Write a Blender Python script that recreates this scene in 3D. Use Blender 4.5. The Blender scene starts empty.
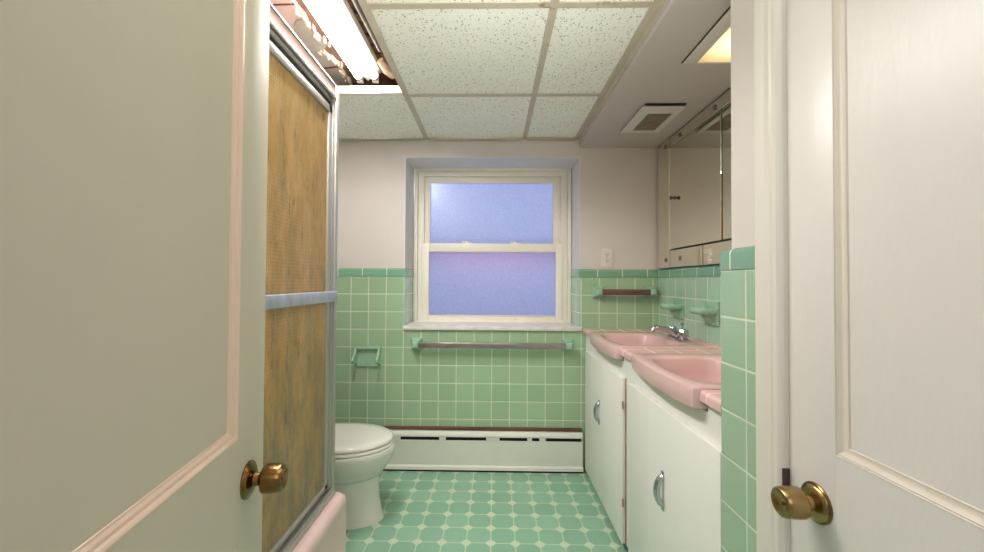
import bpy, bmesh, math, random
from mathutils import Vector, Matrix
random.seed(7)
PI = math.pi
SC = bpy.context.scene
COL = SC.collection

# ------------------------------------------------------------------ helpers
def lin(r, g, b):
    f = lambda v: (v/255/12.92) if v/255 <= .04045 else ((v/255+.055)/1.055)**2.4
    return (f(r), f(g), f(b), 1)

class MB:
    """collects shapes, then links them as ONE mesh object"""
    def __init__(self, T=None):
        self.bm = bmesh.new(); self.T = T
    def _add(self, verts, faces):
        vs = [self.bm.verts.new(self.T @ Vector(v) if self.T else v) for v in verts]
        for f in faces:
            try: self.bm.faces.new([vs[i] for i in f])
            except ValueError: pass
    def box(self, x0, x1, y0, y1, z0, z1, bev=0, seg=2):
        t = bmesh.new()
        bmesh.ops.create_cube(t, size=1)
        for v in t.verts:
            v.co = ((x0+x1)/2+v.co.x*(x1-x0), (y0+y1)/2+v.co.y*(y1-y0), (z0+z1)/2+v.co.z*(z1-z0))
        if bev: bmesh.ops.bevel(t, geom=t.edges[:], offset=bev, segments=seg, affect='EDGES', profile=.5)
        self._take(t); return self
    def _take(self, t):
        t.verts.index_update()
        self._add([v.co.copy() for v in t.verts], [[v.index for v in f.verts] for f in t.faces]); t.free()
    def loft(self, rings, cap0=True, cap1=True, closed=True):
        n = len(rings[0]); vs = [p for r in rings for p in r]; fs = []
        for i in range(len(rings)-1):
            for j in range(n if closed else n-1):
                k = (j+1) % n
                fs.append([i*n+j, i*n+k, (i+1)*n+k, (i+1)*n+j])
        if cap0: fs.append(list(range(n))[::-1])
        if cap1: fs.append([(len(rings)-1)*n+j for j in range(n)])
        self._add(vs, fs); return self
    def lathe(self, p, axis, prof, seg=24):
        """prof: list of (along axis, radius)"""
        a = Vector(axis).normalized(); u = a.orthogonal().normalized(); w = a.cross(u)
        rings = [[Vector(p)+a*h+(u*math.cos(2*PI*k/seg)+w*math.sin(2*PI*k/seg))*max(r, 1e-5) for k in range(seg)] for h, r in prof]
        return self.loft(rings)
    def tube(self, pts, r, seg=12, sx=1):
        pts = [Vector(p) for p in pts]; rs = r if isinstance(r, (list, tuple)) else [r]*len(pts)
        rings = []; u = None
        for i, p in enumerate(pts):
            d = (pts[min(i+1, len(pts)-1)]-pts[max(i-1, 0)]).normalized()
            u = d.orthogonal().normalized() if u is None else (u-d*u.dot(d)).normalized()
            w = d.cross(u)
            rings.append([p+(u*math.cos(2*PI*k/seg)*sx+w*math.sin(2*PI*k/seg))*rs[i] for k in range(seg)])
        return self.loft(rings)
    def prism(self, poly, h):
        """extrude polygon (list of 3d points) by vector h"""
        h = Vector(h); a = [Vector(p) for p in poly]
        return self.loft([a, [p+h for p in a]])
    def build(self, name, m, parent=None, smooth=True, kind=None, origin=None, ang=35):
        bm = self.bm
        bmesh.ops.recalc_face_normals(bm, faces=bm.faces[:])
        off = Vector((0, 0, 0))
        if origin is not None: off = Vector(origin)
        elif parent is not None and not self.T: off = parent_loc(parent)
        if off.length: bmesh.ops.translate(bm, verts=bm.verts[:], vec=-off)
        me = bpy.data.meshes.new(name); bm.to_mesh(me); bm.free()
        if smooth:
            me.polygons.foreach_set('use_smooth', [True]*len(me.polygons))
            me.set_sharp_from_angle(angle=math.radians(ang))
        me.materials.append(m)
        o = bpy.data.objects.new(name, me); COL.objects.link(o)
        if origin is not None: o.location = off
        if parent is not None: o.parent = parent
        if kind: o['kind'] = kind
        return o

def parent_loc(o):
    v = Vector(o.location)
    while o.parent: o = o.parent; v += Vector(o.location)
    return v

def thing(name, label, cat, loc=(0, 0, 0), group=None, kind=None):
    o = bpy.data.objects.new(name, None); COL.objects.link(o)
    o.location = loc; o.empty_display_size = .05
    return tag(o, label, cat, group, kind)
def tag(o, label, cat, group=None, kind=None):
    o['label'] = label; o['category'] = cat
    if group: o['group'] = group
    if kind: o['kind'] = kind
    return o

def superellipse(cx, cy, a, b, z, n=4, N=64, bow=0, a2=None):
    out = []
    for k in range(N):
        t = 2*PI*k/N; c, s = math.cos(t), math.sin(t)
        ex = lambda v, p: math.copysign(abs(v)**p, v)
        x = ex(c, 2/n); y = ex(s, 2/n)
        aa = a if (x < 0 or a2 is None) else a2
        xx = cx+aa*x
        if x < 0: xx -= bow*(1-y*y)*min(1, -x*1.3)
        out.append(Vector((xx, cy+b*y, z)))
    return out

# ------------------------------------------------------------------ materials
def new(name):
    m = bpy.data.materials.new(name); m.use_nodes = True
    nt = m.node_tree; nt.nodes.clear()
    out = nt.nodes.new('ShaderNodeOutputMaterial')
    b = nt.nodes.new('ShaderNodeBsdfPrincipled')
    nt.links.new(b.outputs[0], out.inputs[0])
    return m, nt, b, out
def N(nt, t, **kw):
    n = nt.nodes.new('ShaderNode'+t)
    for k, v in kw.items():
        if k.startswith('i'):
            n.inputs[int(k[1:])].default_value = v
        else: setattr(n, k, v)
    return n
def math_(nt, op, a, b=None, c=None):
    n = nt.nodes.new('ShaderNodeMath'); n.operation = op
    for i, v in enumerate((a, b, c)):
        if v is None: continue
        if isinstance(v, (int, float)): n.inputs[i].default_value = v
        else: nt.links.new(v, n.inputs[i])
    return n.outputs[0]
def mixc(nt, f, a, b):
    n = nt.nodes.new('ShaderNodeMix'); n.data_type = 'RGBA'
    for i, v in ((0, f), (6, a), (7, b)):
        if isinstance(v, (int, float)): n.inputs[i].default_value = v
        elif isinstance(v, tuple): n.inputs[i].default_value = v
        else: nt.links.new(v, n.inputs[i])
    return n.outputs[2]
def objco(nt, scale=None):
    t = N(nt, 'TexCoord')
    if scale is None: return t.outputs['Object']
    mp = N(nt, 'Mapping'); mp.inputs['Scale'].default_value = scale
    nt.links.new(t.outputs['Object'], mp.inputs[0]); return mp.outputs[0]
def noise(nt, co, sc, det=3, rough=.55):
    n = N(nt, 'TexNoise'); n.inputs['Scale'].default_value = sc; n.inputs['Detail'].default_value = det
    n.inputs['Roughness'].default_value = rough
    nt.links.new(co, n.inputs['Vector']); return n.outputs[0]
def ramp(nt, f, stops):
    r = N(nt, 'ValToRGB'); e = r.color_ramp.elements
    while len(e) < len(stops): e.new(.5)
    for x, (p, c) in zip(e, stops): x.position = p; x.color = c if len(c) == 4 else (*c, 1)
    nt.links.new(f, r.inputs[0]); return r.outputs[0]
def bump(nt, b, h, strength=.2, dist=.002):
    n = N(nt, 'Bump'); n.inputs['Strength'].default_value = strength; n.inputs['Distance'].default_value = dist
    nt.links.new(h, n.inputs['Height']); nt.links.new(n.outputs[0], b.inputs['Normal'])

def plain(name, col, rough=.5, metal=0, var=.08, sc=6, bmp=0, bsc=60, scale=None, dirt=None, spec=.5):
    """paint / enamel / metal with a mottled tone and optional surface relief"""
    m, nt, b, _ = new(name)
    co = objco(nt, scale)
    n = noise(nt, co, sc, 4)
    d = tuple(v*(1-var) for v in col[:3])+(1,); l = tuple(min(1, v*(1+var*.6)) for v in col[:3])+(1,)
    c = ramp(nt, n, [(.3, d), (.7, l)])
    if dirt:
        n2 = noise(nt, co, dirt[1], 5, .7)
        c = mixc(nt, ramp(nt, n2, [(dirt[2], (0, 0, 0)), (dirt[2]+.12, (1, 1, 1))]), c, dirt[0])
    nt.links.new(c, b.inputs['Base Color'])
    b.inputs['Roughness'].default_value = rough; b.inputs['Metallic'].default_value = metal
    b.inputs['Specular IOR Level'].default_value = spec
    if bmp: bump(nt, b, noise(nt, co, bsc, 3), bmp)
    return m

def tiles(name, ax, org, pitch, grout, col, gcol, var=.05, rough=.22, blotch=.06, skew=0.0, dirtz=None):
    """square glazed tiles on a plane; ax = the two object axes, org = a grout crossing"""
    m, nt, b, _ = new(name)
    co = objco(nt); sep = N(nt, 'SeparateXYZ'); nt.links.new(co, sep.inputs[0])
    idx = []; ds = []
    for k in (0, 1):
        u = math_(nt, 'DIVIDE', math_(nt, 'SUBTRACT', sep.outputs[ax[k]], org[k]), pitch[k])
        idx.append(math_(nt, 'FLOOR', u))
        fr = math_(nt, 'FRACT', u)
        d = math_(nt, 'MULTIPLY', math_(nt, 'MINIMUM', fr, math_(nt, 'SUBTRACT', 1, fr)), pitch[k])
        ds.append(d)
    dm = math_(nt, 'MINIMUM', ds[0], ds[1])
    g = N(nt, 'MapRange'); nt.links.new(dm, g.inputs[0]); g.inputs[1].default_value = grout*.35; g.inputs[2].default_value = grout*.65
    g = g.outputs[0]                                  # 1 on tile, 0 on grout
    cb = N(nt, 'CombineXYZ'); nt.links.new(idx[0], cb.inputs[0]); nt.links.new(idx[1], cb.inputs[1])
    wn = N(nt, 'TexWhiteNoise', noise_dimensions='3D'); nt.links.new(cb.outputs[0], wn.inputs[0])
    d = tuple(v*(1-var) for v in col[:3])+(1,); l = tuple(min(1, v*(1+var)) for v in col[:3])+(1,)
    c = mixc(nt, wn.outputs[0], d, l)
    n = noise(nt, co, 9, 4)
    c = mixc(nt, math_(nt, 'MULTIPLY', n, blotch*2), c, tuple(v*.55 for v in col[:3])+(1,))
    gc = mixc(nt, noise(nt, co, 14, 3), tuple(v*.72 for v in gcol[:3])+(1,), gcol)
    c = mixc(nt, g, gc, c)
    nt.links.new(c, b.inputs['Base Color'])
    r = N(nt, 'MapRange'); nt.links.new(g, r.inputs[0]); r.inputs[3].default_value = .8; r.inputs[4].default_value = rough
    nt.links.new(r.outputs[0], b.inputs['Roughness'])
    h = N(nt, 'MapRange'); nt.links.new(dm, h.inputs[0]); h.inputs[1].default_value = grout*.3; h.inputs[2].default_value = grout*1.6
    hh = math_(nt, 'ADD', h.outputs[0], math_(nt, 'MULTIPLY', n, .25))
    bump(nt, b, hh, .35, .0015)
    return m

PIT = .1095
Z0 = 1.1714            # underside of the cap course
GRN = lin(156, 194, 158); GROUT = lin(224, 230, 210)
M = {}
M['tile_back'] = tiles('tile_back', (0, 2), (-.8796, Z0), (PIT, PIT), .0050, lin(160, 189, 154), GROUT)
M['tile_side'] = tiles('tile_side', (1, 2), (2.4535, Z0), (PIT, PIT), .0050, lin(172, 206, 184), GROUT)
M['tile_entry'] = tiles('tile_entry', (1, 2), (.880, Z0), (PIT, PIT), .0042, lin(160, 187, 160), GROUT, blotch=.03)
M['cap_back_right'] = tiles('cap_back_right', (0, 1), (.795, -50), (.152, 100), .0050, lin(122, 168, 140), GROUT, var=.06)
M['cap_back'] = tiles('cap_back', (0, 1), (.7107, -50), (.152, 100), .0050, lin(122, 168, 140), GROUT, var=.06)
M['cap_side'] = tiles('cap_side', (1, 0), (2.4535, -50), (.152, 100), .0050, lin(122, 172, 148), GROUT, var=.06)
M['cap_entry'] = tiles('cap_entry', (1, 0), (.934, -50), (.152, 100), .0045, lin(122, 160, 138), GROUT, var=.04)
PINK = lin(228, 172, 172)
M['counter_tile'] = tiles('counter_tile', (1, 0), (2.47, .548), (PIT, PIT), .0045, lin(226, 186, 184), lin(240, 222, 214), var=.05)
M['wall_paint'] = plain('wall_paint', lin(211, 203, 199), .6, var=.05, sc=3, bmp=.12, bsc=90)
M['reveal_paint'] = plain('reveal_paint', lin(216, 214, 210), .55, var=.05, sc=5)
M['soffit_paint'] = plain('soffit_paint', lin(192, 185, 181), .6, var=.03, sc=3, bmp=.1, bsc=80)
M['white_wood'] = plain('white_wood', lin(238, 237, 232), .38, var=.04, sc=5, bmp=.1, bsc=26, scale=(1, 1, .15), dirt=(lin(176, 166, 146), 9, .72))
M['door_left_paint'] = plain('door_left_paint', lin(204, 197, 178), .6, var=.03, sc=4, bmp=.06, bsc=40, scale=(1, 1, .2))
M['door_left_mould'] = plain('door_left_mould', lin(236, 208, 190), .35, var=.04, sc=8)
M['door_right_paint'] = plain('door_right_paint', lin(221, 216, 214), .34, var=.03, sc=4, bmp=.3, bsc=70, scale=(1, 1, .35))
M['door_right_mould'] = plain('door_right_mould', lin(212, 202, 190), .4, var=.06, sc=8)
M['casing_paint'] = plain('casing_paint', lin(220, 214, 206), .35, var=.04, sc=7, bmp=.08, bsc=40, scale=(1, 1, .1), dirt=(lin(170, 154, 132), 12, .74))
M['window_paint'] = plain('window_paint', lin(246, 240, 228), .4, var=.04, sc=8, bmp=.1, bsc=40, dirt=(lin(160, 146, 118), 10, .70))
M['marble'] = plain('marble', lin(226, 220, 216), .3, var=.12, sc=14, dirt=(lin(150, 138, 128), 16, .66))
M['porcelain'] = plain('porcelain', lin(224, 222, 214), .12, var=.02, sc=3)
M['pink_tub'] = plain('pink_tub', lin(224, 194, 192), .18, var=.06, sc=6, dirt=(lin(186, 160, 152), 7, .66))
M['pink_sink'] = plain('pink_sink', lin(216, 180, 179), .16, var=.04, sc=6, dirt=(lin(200, 150, 146), 18, .68))
M['green_ceramic'] = plain('green_ceramic', lin(150, 190, 164), .15, var=.10, sc=20)
M['heater_enamel'] = plain('heater_enamel', lin(222, 222, 212), .35, var=.04, sc=8, dirt=(lin(180, 170, 150), 20, .72))
M['black_gap'] = plain('black_gap', lin(24, 22, 20), .9, var=.2)
M['ceramic_pale'] = plain('ceramic_pale', lin(164, 198, 172), .15, var=.06, sc=20)
M['rust_wood'] = plain('rust_wood', lin(104, 68, 54), .7, var=.4, sc=12, scale=(.3, 1, 1))
M['alu'] = plain('alu', lin(190, 186, 180), .38, .5, var=.06, sc=30, bmp=.1, bsc=120, scale=(1, 1, .1))
M['alu_header'] = plain('alu_header', lin(150, 146, 140), .42, .4, var=.06, sc=20)
M['alu_bright'] = plain('alu_bright', lin(190, 196, 206), .42, .45, var=.16, sc=40, scale=(1, 1, .5))
M['alu_dark'] = plain('alu_dark', lin(74, 72, 68), .5, .3, var=.2, sc=20)
M['chrome'] = plain('chrome', lin(190, 192, 198), .2, 1, var=.05)
M['rod_grey'] = plain('rod_grey', lin(160, 154, 150), .3, .7, var=.3, sc=8, scale=(1, 6, 6))
M['rod_rusty'] = plain('rod_rusty', lin(128, 96, 90), .34, .6, var=.3, sc=10, scale=(1, 8, 8))
M['brass'] = plain('brass', lin(164, 138, 92), .26, 1, var=.2, sc=30, bmp=.03, bsc=200)
M['brass_dark'] = plain('brass_dark', lin(138, 106, 66), .22, 1, var=.25, sc=30)
M['plate_paint'] = plain('plate_paint', lin(226, 216, 210), .4, var=.03)
M['slot_dark'] = plain('slot_dark', lin(70, 60, 56), .7, var=.1)
M['mirror_edge'] = plain('mirror_edge', lin(44, 42, 38), .6, var=.3, sc=30)
M['tee_metal'] = plain('tee_metal', lin(190, 182, 162), .45, var=.10, sc=10, dirt=(lin(142, 122, 90), 9, .60))
M['tee_white'] = plain('tee_white', lin(232, 226, 212), .4, var=.05, sc=14)
M['vent_grey'] = plain('vent_grey', lin(146, 130, 112), .7, var=.2, sc=20)
M['vent_frame'] = plain('vent_frame', lin(214, 210, 204), .45, var=.05)
M['plaster_pink'] = plain('plaster_pink', lin(222, 190, 182), .8, var=.06, sc=5, bmp=.2, bsc=30)
M['plaster_grey'] = plain('plaster_grey', lin(170, 160, 148), .9, var=.16, sc=14, bmp=.5, bsc=40, dirt=(lin(128, 112, 98), 10, .62))
M['plaster_white'] = plain('plaster_white', lin(236, 224, 210), .9, var=.14, sc=40, bmp=.6, bsc=60)
M['old_wood'] = plain('old_wood', lin(142, 106, 84), .8, var=.35, sc=9, bmp=.3, bsc=40, scale=(.5, 3, 3))
M['old_wood_dark'] = plain('old_wood_dark', lin(110, 66, 48), .85, var=.4, sc=12, bmp=.3, bsc=40)
M['conduit'] = plain('conduit', lin(120, 112, 106), .5, .3, var=.25, sc=20)
M['pipe_wrap'] = plain('pipe_wrap', lin(206, 176, 152), .8, var=.25, sc=18, bmp=.4, bsc=40)
M['fixture_white'] = plain('fixture_white', lin(238, 230, 220), .35, var=.03)
M['red_rust'] = plain('red_rust', lin(156, 132, 108), .7, .1, var=.3, sc=30)

# floor: octagons with small diamonds between
def floor_mat():
    m, nt, b, _ = new('floor_octagon')
    q = .1072; fa = math.radians(-.277)
    mp = N(nt, 'Mapping', vector_type='TEXTURE'); mp.inputs['Location'].default_value = (.0002, 2.4097, 0)
    mp.inputs['Rotation'].default_value = (0, 0, fa); mp.inputs['Scale'].default_value = (q, q, q)
    nt.links.new(N(nt, 'TexCoord').outputs['Object'], mp.inputs[0])
    sep = N(nt, 'SeparateXYZ'); nt.links.new(mp.outputs[0], sep.inputs[0])
    d = []; idx = []
    for k in (0, 1):
        u = sep.outputs[k]
        fr = math_(nt, 'FRACT', u); d.append(math_(nt, 'MINIMUM', fr, math_(nt, 'SUBTRACT', 1, fr)))
        idx.append(math_(nt, 'FLOOR', u))
    dsum = math_(nt, 'ADD', d[0], d[1]); dmin = math_(nt, 'MINIMUM', d[0], d[1])
    def step(x, a, bb):
        r = N(nt, 'MapRange'); nt.links.new(x, r.inputs[0]); r.inputs[1].default_value = a; r.inputs[2].default_value = bb; return r.outputs[0]
    octo = math_(nt, 'MINIMUM', step(dsum, .238, .262), step(dmin, .015, .030))
    dot = math_(nt, 'SUBTRACT', 1, step(dsum, .210, .226))
    cb = N(nt, 'CombineXYZ'); nt.links.new(idx[0], cb.inputs[0]); nt.links.new(idx[1], cb.inputs[1])
    wn = N(nt, 'TexWhiteNoise', noise_dimensions='3D'); nt.links.new(cb.outputs[0], wn.inputs[0])
    co = N(nt, 'TexCoord').outputs['Object']
    c = mixc(nt, wn.outputs[0], lin(134, 176, 152), lin(148, 190, 164))
    c = mixc(nt, math_(nt, 'MULTIPLY', noise(nt, co, 16, 5, .7), .28), c, lin(114, 154, 134))
    gr = mixc(nt, noise(nt, co, 8, 3), lin(180, 200, 170), lin(196, 211, 186))
    dc = mixc(nt, noise(nt, co, 20, 3), lin(186, 202, 174), lin(204, 215, 192))
    gr = mixc(nt, dot, gr, dc)
    c = mixc(nt, octo, gr, c)
    # worn pale scuffs
    sc = ramp(nt, noise(nt, objco(nt, (1, 2.2, 1)), 11, 6, .7), [(.70, (0, 0, 0)), (.78, (.5, .5, .5))])
    c = mixc(nt, sc, c, lin(206, 214, 186))
    nt.links.new(c, b.inputs['Base Color'])
    b.inputs['Roughness'].default_value = .34
    bump(nt, b, math_(nt, 'ADD', octo, math_(nt, 'MULTIPLY', noise(nt, co, 30, 3), .4)), .15, .001)
    return m
M['floor'] = floor_mat()

def ceiling_tile_mat():
    m, nt, b, _ = new('mineral_fibre')
    co = objco(nt)
    v = N(nt, 'TexVoronoi', feature='F1'); v.inputs['Scale'].default_value = 84
    nt.links.new(objco(nt, (1, 1, 1)), v.inputs['Vector'])
    big = ramp(nt, math_(nt, 'ADD', v.outputs['Distance'], math_(nt, 'MULTIPLY', noise(nt, co, 40, 2), .55)), [(.44, (1, 1, 1)), (.52, (0, 0, 0))])
    v2 = N(nt, 'TexVoronoi', feature='F1'); v2.inputs['Scale'].default_value = 200
    nt.links.new(co, v2.inputs['Vector'])
    small = ramp(nt, math_(nt, 'ADD', v2.outputs['Distance'], math_(nt, 'MULTIPLY', noise(nt, co, 70, 2), .5)), [(.44, (1, 1, 1)), (.52, (0, 0, 0))])
    base = mixc(nt, noise(nt, co, 5, 3), lin(236, 238, 226), lin(246, 247, 238))
    c = mixc(nt, math_(nt, 'MULTIPLY', small, .5), base, lin(150, 146, 130))
    c = mixc(nt, math_(nt, 'MULTIPLY', big, .8), c, lin(136, 126, 106))
    nt.links.new(c, b.inputs['Base Color']); b.inputs['Roughness'].default_value = .95
    bump(nt, b, math_(nt, 'SUBTRACT', 1, math_(nt, 'MAXIMUM', big, small)), .3, .002)
    return m
M['ceiling_tile'] = ceiling_tile_mat()

def shower_mat():
    m, nt, b, out = new('yellowed_panel')
    co = objco(nt); sep = N(nt, 'SeparateXYZ'); nt.links.new(co, sep.inputs[0])
    streak = noise(nt, objco(nt, (1, 3.0, 1.3)), 4, 6, .7)
    c = ramp(nt, streak, [(.25, lin(190, 152, 92)), (.5, lin(214, 178, 116)), (.75, lin(230, 200, 142))])
    # grey water scale, heavier lower down
    hz = N(nt, 'MapRange'); nt.links.new(sep.outputs[2], hz.inputs[0])
    hz.inputs[1].default_value = .0; hz.inputs[2].default_value = .95; hz.inputs[3].default_value = .5; hz.inputs[4].default_value = -.02
    n2 = noise(nt, objco(nt, (1, 3.2, 1.1)), 5, 7, .72)
    f = ramp(nt, math_(nt, 'ADD', n2, math_(nt, 'MULTIPLY', hz.outputs[0], .45)), [(.50, (0, 0, 0)), (.78, (.9, .9, .9))])
    c = mixc(nt, f, c, lin(150, 142, 118))
    # dark mildew smudges
    n3 = noise(nt, objco(nt, (1, 5, 1.5)), 5, 6, .72)
    c = mixc(nt, ramp(nt, n3, [(.56, (0, 0, 0)), (.74, (.75, .75, .75))]), c, lin(112, 96, 66))
    w = N(nt, 'TexWave', wave_type='BANDS', bands_direction='Z'); w.inputs['Scale'].default_value = 30; w.inputs['Distortion'].default_value = 1.5
    nt.links.new(co, w.inputs['Vector'])
    w2 = N(nt, 'TexWave', wave_type='BANDS', bands_direction='Y'); w2.inputs['Scale'].default_value = 30; w2.inputs['Distortion'].default_value = 1.5
    nt.links.new(co, w2.inputs['Vector'])
    hh = math_(nt, 'MULTIPLY', w.outputs['Fac'], w2.outputs['Fac'])
    c = mixc(nt, math_(nt, 'MULTIPLY', hh, .10), c, lin(120, 98, 58))
    nt.links.new(c, b.inputs['Base Color']); b.inputs['Roughness'].default_value = .42
    bump(nt, b, hh, .3, .002)
    tr = N(nt, 'BsdfTranslucent'); nt.links.new(c, tr.inputs[0])
    mx = N(nt, 'MixShader'); mx.inputs[0].default_value = .25
    nt.links.new(b.outputs[0], mx.inputs[1]); nt.links.new(tr.outputs[0], mx.inputs[2]); nt.links.new(mx.outputs[0], out.inputs[0])
    return m
M['shower_panel'] = shower_mat()

def frosted_mat():
    m, nt, b, out = new('frosted_glass')
    co = objco(nt)
    n = noise(nt, co, 120, 2); n2 = noise(nt, objco(nt, (3, 1, .6)), 30, 3)
    tr = N(nt, 'BsdfTranslucent'); nb = noise(nt, co, 90, 4, .7)
    pc = mixc(nt, ramp(nt, nb, [(.35, (0, 0, 0)), (.65, (1, 1, 1))]), lin(192, 198, 224), lin(208, 213, 234))
    fl = ramp(nt, noise(nt, objco(nt, (1, 1, 1.4)), 26, 5, .75), [(.735, (0, 0, 0)), (.76, (1, 1, 1))])
    nt.links.new(mixc(nt, fl, pc, (1, 1, 1, 1)), tr.inputs[0])
    gl = N(nt, 'BsdfGlossy'); gl.inputs['Roughness'].default_value = .3
    bp = N(nt, 'Bump'); bp.inputs['Strength'].default_value = .5; bp.inputs['Distance'].default_value = .003
    nt.links.new(math_(nt, 'ADD', n, math_(nt, 'MULTIPLY', n2, .6)), bp.inputs['Height'])
    nt.links.new(bp.outputs[0], tr.inputs['Normal']); nt.links.new(bp.outputs[0], gl.inputs['Normal'])
    mx = N(nt, 'MixShader'); mx.inputs[0].default_value = .06
    nt.links.new(tr.outputs[0], mx.inputs[1]); nt.links.new(gl.outputs[0], mx.inputs[2]); nt.links.new(mx.outputs[0], out.inputs[0])
    return m
M['frosted'] = frosted_mat()

def mirror_mat():
    m, nt, b, _ = new('old_mirror')
    co = objco(nt)
    c = mixc(nt, noise(nt, co, 3, 3), lin(222, 222, 206), lin(236, 234, 222))
    nt.links.new(c, b.inputs['Base Color']); b.inputs['Metallic'].default_value = 1; b.inputs['Roughness'].default_value = .05
    return m
M['mirror'] = mirror_mat()

def emit_mat(name, col, s):
    m, nt, b, out = new(name)
    e = N(nt, 'Emission'); e.inputs[0].default_value = col; e.inputs[1].default_value = s
    nt.links.new(e.outputs[0], out.inputs[0]); return m
M['tube_glow'] = emit_mat('tube_glow', (1, .97, .93, 1), 9)
def lens_mat():
    m, nt, b, out = new('lamp_lens')
    co = objco(nt)
    e = N(nt, 'Emission')
    v = N(nt, 'VectorMath', operation='LENGTH'); nt.links.new(co, v.inputs[0])
    c = ramp(nt, v.outputs['Value'], [(.02, (1, .86, .55, 1)), (.16, (.95, .62, .26, 1))])
    nt.links.new(c, e.inputs[0])
    s = N(nt, 'MapRange'); nt.links.new(v.outputs['Value'], s.inputs[0]); s.inputs[1].default_value = 0; s.inputs[2].default_value = .16
    s.inputs[3].default_value = 2.4; s.inputs[4].default_value = .8
    nt.links.new(s.outputs[0], e.inputs[1]); nt.links.new(e.outputs[0], out.inputs[0]); return m
M['lens'] = lens_mat()

# ------------------------------------------------------------------ setting
D = 2.470; DP = 2.478; WX = 1.013; LX = -1.22; CZ = 2.028; SZ = 1.975; XP = .55
MB().box(-1.6, 1.3, -.6, 2.9, -.08, 0).build('floor', M['floor'], kind='structure', smooth=False)

def structure(name, label=None):
    o = bpy.data.objects.new(name, None); COL.objects.link(o); o['kind'] = 'structure'; return o

# back wall with window recess
RX0, RX1, RZ0, RZ1, RY = -.551, .537, .842, 1.917, 2.745
w = MB()
w.box(-1.4, RX0, DP, RY+.05, 0, 2.3); w.box(RX1, 1.2, DP, RY+.05, 0, 2.3)
w.box(RX0, RX1, DP, RY+.05, 0, RZ0); w.box(RX0, RX1, DP, RY+.05, RZ1, 2.3)
wall_back = w.build('wall_back', M['wall_paint'], kind='structure', smooth=False)
# tile slabs (field) on the back wall
t = MB()
t.box(LX, RX0-.004, D, DP, 0, Z0); t.box(RX1+.004, WX, D, DP, 0, Z0); t.box(RX0-.004, RX1+.004, D, DP, 0, RZ0)
t.build('wall_tile', M['tile_back'], wall_back, smooth=False)
t = MB()
t.box(RX0-.004, RX0+.006, D, RY, RZ0, Z0); t.box(RX1-.006, RX1+.004, D, RY, RZ0, Z0)
t.build('reveal_tile', M['tile_side'], wall_back, smooth=False)
def cap_prof(axis, a0, a1, face, sgn, back):
    """bullnose cap course running along axis 'x' or 'y'; face = coordinate of its front, sgn = towards the wall"""
    zt = Z0+.050; r = .012
    pr = [(back, Z0+.001), (face, Z0+.001)]
    for k in range(7):
        a = PI/2*k/6; pr.append((face+sgn*(r-r*math.cos(a)), zt-r+r*math.sin(a)))
    pr.append((back, zt))
    return [[(a, p, z) if axis == 'x' else (p, a, z) for p, z in pr] for a in (a0, a1)]
c = MB(); c.loft(cap_prof('x', RX1-.006, WX, D-.004, 1, DP)); c.build('wall_tile_cap', M['cap_back_right'], wall_back)
c = MB(); c.loft(cap_prof('x', LX, RX0+.006, D-.004, 1, DP))
c.build('wall_tile_cap', M['cap_back'], wall_back)
c = MB(); c.loft(cap_prof('y', D, RY, RX0+.010, -1, RX0-.002)); c.loft(cap_prof('y', D, RY, RX1-.010, 1, RX1+.002))
c.build('reveal_tile_cap', M['cap_side'], wall_back)
p = MB()
p.box(RX0-.002, RX0+.004, DP-.001, RY, Z0+.05, RZ1); p.box(RX1-.004, RX1+.002, DP-.001, RY, Z0+.05, RZ1); p.box(RX0, RX1, DP-.001, RY, RZ1-.004, RZ1+.002)
p.build('reveal_paint', M['reveal_paint'], wall_back, smooth=False)

# right wall of the vanity alcove
wr = MB().box(WX+.008, WX+.12, .9, 2.6, 0, 2.3).build('wall_right', M['wall_paint'], kind='structure', smooth=False)
MB().box(WX, WX+.008, .97, D, 0, Z0).build('wall_tile', M['tile_side'], wr, smooth=False)
MB().loft(cap_prof('y', .97, D-.004, WX-.004, 1, WX+.008)).build('wall_tile_cap', M['cap_side'], wr)
# short entry wall with the closet door: painted core and thick-set tile
XW = .571
we = MB(); we.box(XW, .70, .785, .966, 0, 2.3); we.box(XW, .70, .02, .785, 1.99, 2.3); we.box(.70, WX+.12, .90, .966, 0, 2.3)
we = we.build('wall_entry', M['wall_paint'], kind='structure', smooth=False)
def rounded_slab(z0, z1, rc=.012):
    pts = [(XW+.01, .80), (XP, .80)]
    for k in range(7):
        a = PI/2*k/6; pts.append((XP+rc-rc*math.cos(a), .984-rc+rc*math.sin(a)))
    pts += [(.70, .984), (.70, .966), (XW+.01, .966)]
    return [[(x, y, z) for x, y in pts] for z in (z0, z1)]
MB().loft(rounded_slab(0, Z0)).build('wall_tile', M['tile_entry'], we)
def cap_entry():
    rings = []; rr = .014
    for k in range(8):
        a = PI/2*k/7; off = rr*(1-math.cos(a)); z = Z0+.051-rr+rr*math.sin(a)
        rings.append((off, z))
    rings = [(0, Z0+.001)]+rings
    out = []
    for off, z in rings:
        rc = .014; x0 = XP-.002+off; y1 = .986-off
        pts = [(XW+.01, .80), (x0, .80)]
        for k in range(7):
            a = PI/2*k/6; pts.append((x0+rc-rc*math.cos(a), y1-rc+rc*math.sin(a)))
        pts += [(.70, y1), (.70, .95), (XW+.01, .95)]
        out.append([(x, y, z) for x, y in pts])
    return out
MB().loft(cap_entry()).build('wall_tile_cap', M['cap_entry'], we)
MB().box(.72, .80, .0, .90, 0, 2.3).build('wall_closet', M['wall_paint'], kind='structure', smooth=False)
MB().box(LX-.1, LX, -.0, 2.6, 0, 2.3).build('wall_left', M['wall_paint'], kind='structure', smooth=False)
wf = MB(); wf.box(LX-.1, -.42, .02, .12, 0, 2.3); wf.box(-.42, .72, .02, .12, 1.99, 2.3)
wf.build('wall_front', M['wall_paint'], kind='structure', smooth=False)
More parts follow.
